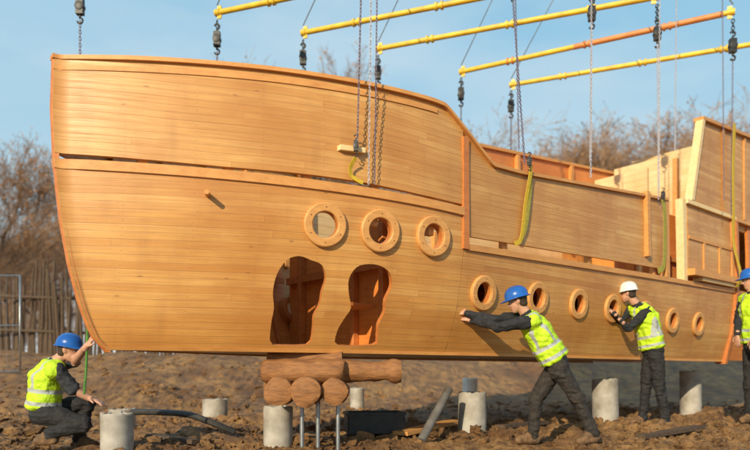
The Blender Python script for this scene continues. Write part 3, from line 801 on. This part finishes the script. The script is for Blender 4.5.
def person(J,label,shirt,trous,hat,bare=False):
    cu=J.get('curl',.35)
    v={k:Vector(x) for k,x in J.items() if k!='curl'}
    P,C,Nk,Hd=v['pel'],v['chest'],v['neck'],v['head']
    lat=(v['shR']-v['shL']).normalized()
    axis=(C-P).normalized()
    def TR(ax):
        u=ax.normalized(); f=u.cross(lat).normalized(); s=f.cross(u).normalized(); return Matrix((s,f,u)).transposed()
    RT=TR(C-P); RN=TR(Nk-C)
    W_=P.lerp(C,.5)
    prims=[]
    def add(ells,mi): prims.append((ells,mi,ells[0][0],ells[-1][0],sum(ells[0][1])/3,sum(ells[-1][1])/3))
    def limb(p,q,r0,r1,mi): add([ell(p,(r0,)*3),ell(q,(r1,)*3)],mi)
    add([ell(P,(.165,.118,.10),RT),ell(W_,(.148,.105,.09),RT)],0)
    add([ell(W_,(.148,.105,.09),RT),ell(C,(.168,.118,.11),RT)],0)
    add([ell(C,(.168,.118,.11),RT),ell(C.lerp(Nk,.75),(.13,.075,.05),RN)],0)
    add([ell(P-(C-P).normalized()*.03,(.162,.118,.095),RT),ell(P,(.165,.118,.05),RT)],1)
    limb(Nk-(Hd-Nk)*.25,Hd.lerp(Nk,.35),.058,.052,2)
    for s in 'LR':
        limb(C.lerp(Nk,.6),v['sh'+s],.075,.066,0)
        limb(v['sh'+s],v['el'+s],.066,.050,0)
        if bare: limb(v['sh'+s].lerp(v['el'+s],.7),v['el'+s],.044,.043,2); limb(v['el'+s],v['wr'+s],.043,.028,2)
        else: limb(v['el'+s],v['wr'+s],.050,.036,0)
        limb(v['hip'+s],v['kn'+s],.100,.070,1); limb(v['kn'+s],v['an'+s],.068,.056,1)
        ft=(v['toe'+s]-v['an'+s]); an=v['an'+s]
        heel=an-Vector((ft.x,ft.y,0)).normalized()*.035+Vector((0,0,-.05)) if ft.z>-.12 else an
        limb(an+(v['kn'+s]-an).normalized()*.07,an,.052,.050,3)
        add([ell(an,(.048,)*3),ell(v['toe'+s],(.042,)*3)],3)
        if ft.z>-.12: add([ell(heel,(.042,)*3),ell(v['toe'+s],(.040,)*3)],3)
        hd=v['hd'+s].normalized(); hn=v['hn'+s].normalized(); hn=(hn-hd*hn.dot(hd)).normalized(); sd=hd.cross(hn)
        Rh=Matrix((sd,hd,hn)).transposed(); wr=v['wr'+s]
        limb(wr-hd*.02,wr+hd*.02,.029,.028,2)
        add([ell(wr+hd*.02,(.028,.02,.016),Rh),ell(wr+hd*.085,(.040,.018,.014),Rh)],2)
        for i,(ln) in enumerate((.066,.075,.070,.055)):
            rt=wr+hd*.085+sd*(-.0315+.021*i)
            m1=rt+hd*ln*.55+hn*ln*cu*.3; m2=m1+hd*ln*.45*(1-cu*.3)+hn*ln*cu*.8
            limb(rt,m1,.0105,.0098,2); limb(m1,m2,.0098,.0085,2)
        tb=wr+hd*.03-sd*.026*1; t1=tb+(hd*.6-sd*.8)*.045; t2=t1+(hd*.9-sd*.2+hn*.3)*.035
        limb(tb,t1,.014,.0115,2); limb(t1,t2,.0115,.0095,2)
    RH=frame(v['face'],v['hup']); 
    hh=lambda x,y,z: Hd+RH@Vector((x,y,z))*HS
    def he(x,y,z,r): return ell(hh(x,y,z),tuple(q*HS for q in r),RH)
    add([he(0,-.012,.025,(.078,.095,.088))],2)
    add([he(0,.018,-.03,(.064,.070,.07)),he(0,.05,-.085,(.036,.032,.028))],2)
    add([he(0,.088,.012,(.010,.010,.012)),he(0,.108,-.022,(.014,.013,.010))],2)
    add([he(-.032,.078,.030,(.02,.012,.009)),he(.032,.078,.030,(.02,.012,.009))],2)
    add([he(-.017,.083,-.052,(.009,.009,.006)),he(.017,.083,-.052,(.009,.009,.006))],4)
    for sx in (-1,1): add([he(sx*.078,-.008,.012,(.010,.018,.026)),he(sx*.076,-.002,-.012,(.008,.012,.014))],2)
    o=hulls_mesh(prims,.0085,2); o.name="person"; me=o.data; me.name="person"
    n=len(me.polygons); cen=np.zeros(n*3); me.polygons.foreach_get("center",cen); cen=cen.reshape(-1,3)
    best=np.full(n,1e9); mi=np.zeros(n,dtype=np.int32)
    for ells,mt,p0,p1,r0,r1 in prims:
        p0=np.array(p0);p1=np.array(p1); d=p1-p0; L2=max(1e-9,d@d); t=np.clip(((cen-p0)@d)/L2,0,1)
        dist=np.linalg.norm(cen-(p0+t[:,None]*d),axis=1); r=r0+(r1-r0)*t; sc=dist/r if len(ells)>1 else dist/.085
        u=sc<best; best[u]=sc[u]; mi[u]=mt
    for m_ in (shirt,trous,M_skin,M_boot,M_lip): me.materials.append(m_)
    me.polygons.foreach_set("material_index",mi); me.update()
    vz=np.zeros(len(me.vertices),dtype=bool)
    for p in me.polygons:
        if p.material_index<2:
            for q in p.vertices: vz[q]=True
    nv=len(me.vertices); CO=np.zeros(nv*3); NO=np.zeros(nv*3); me.vertices.foreach_get("co",CO); me.vertices.foreach_get("normal",NO); CO=CO.reshape(-1,3); NO=NO.reshape(-1,3)
    jt=[v['knL'],v['knR'],v['elL'],v['elR'],v['hipL'],v['hipR'],v['anL'],v['anR']]
    for i in np.nonzero(vz)[0]:
        c_=Vector(CO[i]); w_=1+1.6*max(0,1-min((c_-j).length for j in jt)/.14)
        CO[i]+=NO[i]*w_*(.010*noise.noise(c_*11)+.008*noise.noise(Vector((c_.x*14,c_.y*14,c_.z*34))))
    me.vertices.foreach_set("co",CO.ravel()); me.update()
    base=Vector((P.x,P.y,min(v['anL'].z,v['anR'].z)-.1))
    me.transform(Matrix.Translation(-base)); o.location=base
    top(o,label,"person")
    for sx in (-1,1):
        e=hh(sx*.031,.079,.008)-base
        bm=bmesh.new(); bmesh.ops.create_uvsphere(bm,u_segments=10,v_segments=8,radius=.0105); bmesh.ops.translate(bm,verts=bm.verts,vec=e)
        m2=bpy.data.meshes.new("eye"); bm.to_mesh(m2); bm.free(); m2.materials.append(M_eye); eo=bpy.data.objects.new("eye",m2); link(eo); eo.parent=o
    hr=hulls_mesh([([he(0,-.022,.028,(.083,.092,.088))],0),([he(0,-.05,-.03,(.068,.055,.045))],0)],.009,1)
    hr.name="hair"; hr.data.name="hair"; hr.data.materials.append(M_hair); hr.data.transform(Matrix.Translation(-base)); hr.parent=o
    helmet(o,hh(0,-.005,.050),RH,hat,base)
    g=.026
    vp=[([ell(P+axis*.035,(.168+g,.122+g,.03),RT),ell(W_,(.152+g,.108+g,.06),RT)],0),
        ([ell(W_,(.152+g,.108+g,.06),RT),ell(C,(.168+g,.118+g,.10),RT)],0),
        ([ell(C,(.168+g,.118+g,.10),RT),ell(C.lerp(Nk,.70),(.145,.075+g,.05),RN)],0)]
    for s in 'LR': vp.append(([ell(C.lerp(Nk,.55),(.08,)*3),ell(v['sh'+s].lerp(C,.12),(.084,)*3)],0))
    ve=hulls_mesh(vp,.010,3); ve.name="hi_vis_vest"; ve.data.name="hi_vis_vest"; ve.data.materials.append(M_vest)
    md=ve.data; nv=len(md.vertices); CO=np.zeros(nv*3); NO=np.zeros(nv*3); md.vertices.foreach_get("co",CO); md.vertices.foreach_get("normal",NO); CO=CO.reshape(-1,3); NO=NO.reshape(-1,3)
    rel=CO-np.array(P); ta=rel@np.array(axis); tx=rel@np.array(lat)
    for nm,ar in (("ta",ta),("tx",tx)):
        at=md.attributes.new(nm,'FLOAT','POINT'); at.data.foreach_set("value",ar.astype(np.float32))
    for i in range(nv):
        c_=Vector(CO[i]); CO[i]+=NO[i]*(.016*noise.noise(c_*8)+.012*noise.noise(Vector((c_.x*16,c_.y*16,c_.z*26)))+.005)
    md.vertices.foreach_set("co",CO.ravel()); md.update()
    md.transform(Matrix.Translation(-base)); ve.parent=o
    return o
S=WP
d=6.35
nh=Vector((-.64,.77,0))
p1=dict(pel=S(556,362,d),chest=S(537,330,d),neck=S(525.5,313,d),head=S(517.5,302,d-.01),
 shL=S(526.5,316,d+.17),shR=S(532,321,d-.17),elL=S(495,320,6.36),elR=S(499,327,6.16),
 wrL=hp(463,314,.05),wrR=hp(466,321,.09),hipL=S(555,368,d+.09),hipR=S(559,369,d-.09),
 knL=S(536,399,d+.1),knR=S(577,398,d-.10),anL=S(533,435,d+.12),anR=S(593,433,d-.12),
 toeL=S(519,440,d+.10),toeR=S(580,441,d-.14),hdL=Vector((-.75,.45,.25)),hdR=Vector((-.75,.35,.3)),hnL=nh,hnR=nh,face=Vector((-.95,.2,-.25)),hup=Vector((-.25,0,1)),curl=.15)
person(p1,"worker in blue hard hat and lime vest leaning forward, pushing hull",M_jk,M_trs2,M_blue)
d=8.25
p2=dict(pel=S(653,350,d),chest=S(645,318,d),neck=S(636,304,d),head=S(628,294,d),
 shL=S(632,309,d+.15),shR=S(647,311,d-.13),elL=S(618,322,d+.1),elR=S(628,329,d-.1),
 wrL=hp(609,314,.07),wrR=hp(613,322,.12),hipL=S(650,357,d+.08),hipR=S(656,357,d-.08),
 knL=S(646,388,d+.1),knR=S(660,390,d-.06),anL=S(643,418,d+.12),anR=S(666,420,d-.05),
 toeL=S(632,423,d+.1),toeR=S(657,426,d-.08),hdL=Vector((-.5,.5,.6)),hdR=Vector((-.5,.5,.6)),hnL=nh,hnR=nh,face=Vector((-.85,.5,-.1)),hup=Vector((-.1,0,1)),curl=.2)
person(p2,"worker in white hard hat and lime vest pushing the hull",M_jk,M_trs,M_white)
d=7.9
Q=3.5
p3=dict(pel=S(752+Q,345,d),chest=S(750+Q,309,d),neck=S(749+Q,292,d),head=S(747+Q,281,d),
 shL=S(741+Q,298,d+.14),shR=S(756+Q,298,d-.15),elL=S(735+Q,318,d+.14),elR=S(756+Q,322,d-.2),
 wrL=S(734+Q,334,d+.0),wrR=S(750+Q,338,d-.25),hipL=S(748+Q,350,d+.09),hipR=S(756+Q,350,d-.08),
 knL=S(746+Q,384,d+.1),knR=S(756+Q,385,d-.1),anL=S(747+Q,416,d+.14),anR=S(758+Q,417,d-.1),
 toeL=S(739+Q,420,d+.1),toeR=S(750+Q,421,d-.15),hdL=Vector((-.1,-.1,-1)),hdR=Vector((-.2,0,-1)),hnL=Vector((1,.3,0)),hnR=Vector((1,.3,0)),face=Vector((-.9,.3,-.1)),hup=Vector((0,0,1)))
person(p3,"worker in blue hard hat and lime vest standing by the stern",M_jk,M_trs,M_blue)
d=5.75
p4=dict(pel=S(43,411,d),chest=S(46,378,d),neck=S(56,362,d),head=S(69,351,d-.02),
 shL=S(54,366,d+.16),shR=S(57,369,d-.16),elL=S(74,362,d+.02),elR=S(74,390,d-.14),
 wrL=S(86,347,5.50),wrR=S(89,398,d-.1),hipL=S(46,412,d+.09),hipR=S(47,414,d-.09),
 knL=S(88,402,d+.12),knR=S(84,424,d-.10),anL=S(78,438,d+.16),anR=S(50,434,d-.14),
 toeL=S(92,444,d+.14),toeR=S(38,441,d-.14),hdL=Vector((.6,-.15,.75)),hdR=Vector((.8,-.1,-.25)),hnL=Vector((.7,.3,.2)),hnR=Vector((.2,0,-1)),face=Vector((.95,-.05,-.12)),hup=Vector((.05,0,1)),curl=.3)
person(p4,"worker in blue hard hat crouching with one hand on the bow",M_ts,M_trs,M_blue,bare=True)

# ------------------------------------------------ fence, trees
def frnd(a,b): return random.uniform(a,b)
fe=empty("stake_fence",(-10,17,gz(-10,17,False))); top(fe,"tall weathered wooden stake fence along the top of the earth bank","fence")
fl=fe.location; x=-12.3
while x<-5.3:
    y=17.5+.25*math.sin(x); z=gz(x,y,False); h=frnd(1.9,2.8); r=frnd(.035,.07)
    V,Fc=[],[]
    p=Vector((x,y,z-.2)); q=p+Vector((frnd(-.18,.18),frnd(-.1,.1),h)); cylgeo(V,Fc,p-fl,q-fl,r,r*.6,6); x+=frnd(.06,.115)
    mesh_obj("stake",V,Fc,[M_fence],False,fe)
for zz in (.5,1.4):
    V,Fc=[],[]; cylgeo(V,Fc,Vector((-14,17.3,gz(-14,17.3,False)+zz))-fl,Vector((-5.3,17.3,gz(-5.3,17.3,False)+zz))-fl,.04,.04,8)
    mesh_obj("rail",V,Fc,[M_fence],False,fe)
te=empty("temporary_fence",(-8,13,gz(-8,13,False))); top(te,"galvanised wire mesh temporary fence panel on bare soil","fence panel")
V,Fc=[],[];x0,x1=-3.4,.9;h0,h1=.08,2.0
tube(V,Fc,[Vector((x0,0,h0)),Vector((x0,0,h1))],.02);tube(V,Fc,[Vector((x1,0,h0)),Vector((x1,0,h1))],.02)
for zz in (h0,1.0,h1): tube(V,Fc,[Vector((x0,0,zz)),Vector((x1,0,zz))],.018)
mesh_obj("frame",V,Fc,[M_steel],True,te); V,Fc=[],[]
xx=x0
while xx<x1: cylgeo(V,Fc,Vector((xx,0,h0)),Vector((xx,0,h1)),.003,.003,3,False); xx+=.13
mesh_obj("wire_mesh",V,Fc,[M_steel],True,te)
def make_tree(seed,H=14,twr=.013,lf=.30):
    rnd=random.Random(seed); T=([],[]); Cn=([],[]); Lf=([],[])
    def seg(p,q,r0,r1,lvl):
        V,Fc=T if lvl<=2 else Cn
        cylgeo(V,Fc,p,q,r0,r1,7 if lvl<=1 else (4 if lvl==2 else 3),False)
    def grow(p,d,L,r,lvl):
        n=4 if lvl<3 else 2; pts=[p]; dd=d.copy(); rr=r
        for i in range(n):
            dd=(dd+Vector((rnd.gauss(0,.13),rnd.gauss(0,.13),rnd.gauss(.05,.08)))).normalized()
            q=pts[-1]+dd*L/n; r2=max(twr*.5,rr*(.80 if lvl else .84)); seg(pts[-1],q,rr,r2,lvl); rr=r2; pts.append(q)
            if lvl<5:
                k={0:(2 if i>0 else 0),1:1+(i%2),2:1+(i%2),3:2,4:3}[lvl]
                for _ in range(k):
                    az=rnd.uniform(0,6.28); t=q.lerp(pts[-2],rnd.random()*.7)
                    o_=dd.orthogonal().normalized(); o_.rotate(Matrix.Rotation(az,3,dd)); tl=rnd.uniform(.4,.9)
                    nd=(dd*(1-tl*.35)+o_*tl+Vector((0,0,.15))).normalized()
                    grow(t,nd,L*rnd.uniform(.48,.72),max(twr*.6,rr*rnd.uniform(.45,.62)),lvl+1)
            elif rnd.random()<lf:
                V,Fc=Lf; b=len(V); s=rnd.uniform(.04,.08); a=Vector((rnd.gauss(0,1),rnd.gauss(0,1),rnd.gauss(0,1))).normalized()*s; c=a.orthogonal().normalized()*s*.7
                V+=[q-a,q+c,q+a,q-c]; Fc.append((b,b+1,b+2,b+3))
        if lvl<=2: grow(pts[-1],dd,L*.5,rr,lvl+1)
    grow(Vector((0,0,-.3)),Vector((0,0,1)),H*.52,H*.015,0)
    me=[]
    for (V,Fc),nm,mt in ((T,"trunk",M_bark),(Cn,"crown",M_twig),(Lf,"dry_leaves",M_leaf)):
        m=bpy.data.meshes.new(nm); m.from_pydata([tuple(v) for v in V],[],Fc); m.materials.append(mt); me.append(m)
    return me
protos=[make_tree(11),make_tree(23),make_tree(37)]
PH=[max(v.co.z for v in p[1].vertices) for p in protos]
def place_tree(k,px,ytop,d,wide=1.0):
    X=(px-375)*d/F; z0=gz(X,d,False); Ht=CH+(370-ytop)*d/F-z0; s=Ht/PH[k]
    e=empty("bare_tree",(X,d,z0),random.uniform(0,6.28)); e.scale=(s*wide,s*wide,s)
    top(e,"tall bare winter tree with fine brown twigs","tree","bare trees behind the site")
    for m in protos[k]:
        o=bpy.data.objects.new(m.name,m); link(o); o.parent=e
for a in [(0,-25,128,38,1.1),(1,15,130,46,1.2),(2,48,175,52,1.2),(1,-5,190,34,1.2),(2,75,200,60,1.3),(1,250,34,66,1.1),(2,325,16,70,1.0),(0,375,40,72,1.0),(1,495,122,76,1.3),(2,540,138,80,1.4),(0,572,130,74,1.3),(0,605,136,78,1.4),(1,640,120,76,1.3),(2,675,132,80,1.4),(2,705,122,76,1.3),(1,735,126,82,1.4),(0,765,116,80,1.3)]:
    place_tree(*a)
vv=np.array([v.co[:] for v in protos[1][1].vertices]); ff=np.array([p.vertices[:] for p in protos[1][1].polygons if len(p.vertices)==4])
AV,AF=[],[];off=0
for i in range(28):
    x=-85+i*6.6+random.uniform(-2,2); y=90+random.uniform(-6,8); s=random.uniform(.6,.95)*(1.25 if x>8 else 1); an=random.uniform(0,6.28)
    R=np.array([[math.cos(an),-math.sin(an),0],[math.sin(an),math.cos(an),0],[0,0,1]])
    AV.append((vv*np.array([1.6,1.6,1]))@R.T*s+np.array([x,y,.3])); AF.append(ff+off); off+=len(vv)
o=mesh_obj("distant_wood",np.vstack(AV),np.vstack(AF),[M_twig]); top(o,"distant belt of bare brown winter trees on the horizon","woodland",kind="stuff")

# ------------------------------------------------ light, sky, camera
sd=Vector((-.44,-.90,0)).normalized(); el=math.radians(22)
sv=Vector((sd.x*math.cos(el),sd.y*math.cos(el),math.sin(el)))
sun=bpy.data.lights.new("sun",'SUN'); sun.energy=5.0; sun.angle=math.radians(.5); sun.color=(1,.86,.60)
so=bpy.data.objects.new("sun",sun); link(so); so.rotation_euler=(-sv).to_track_quat('-Z','Y').to_euler()
w=bpy.data.worlds.new("World"); scn.world=w; w.use_nodes=True; nt=w.node_tree; N=NB(nt)
bg=nt.nodes["Background"]; sk=N.n("ShaderNodeTexSky"); sk.sky_type='NISHITA'; sk.sun_disc=False
sk.sun_elevation=el; sk.sun_rotation=math.atan2(sv.x,sv.y); sk.air_density=1.0; sk.dust_density=.6; sk.ozone_density=1.0
tc=N.n("ShaderNodeTexCoord"); mp=N.n("ShaderNodeMapping"); mp.inputs["Scale"].default_value=(1,1,3.2); N.l(tc.outputs["Generated"],mp.inputs[0])
cn=N.noise(mp.outputs[0],2.0,6,.55); cf=N.ramp(cn,[(.42,.0),(.76,.65)])
sz=N.n("ShaderNodeSeparateXYZ"); N.l(tc.outputs["Generated"],sz.inputs[0])
haze=N.ramp(sz.outputs[2],[(.02,(8.4,8.9,9.0)),(.20,(6.0,8.1,9.0)),(.45,(3.5,6.6,8.8)),(.9,(2.2,4.4,6.8))])
hz=N.mix(.88,sk.outputs[0],haze)
N.l(N.mix(cf,hz,(7.4,8.5,9.0)),bg.inputs[0]); bg.inputs[1].default_value=.095
cam=bpy.data.cameras.new("camera"); co=bpy.data.objects.new("camera",cam); link(co); co.location=(0,0,CH); co.rotation_euler=(math.pi/2,0,0)
cam.sensor_width=36; cam.lens=36*F/750; cam.shift_y=(370-225)/750; cam.clip_end=3000; cam.clip_start=.05
cam.dof.use_dof=True; cam.dof.focus_distance=6.4; cam.dof.aperture_fstop=.9
scn.camera=co
scn.view_settings.view_transform='Standard'; scn.view_settings.look='None'; scn.view_settings.exposure=0
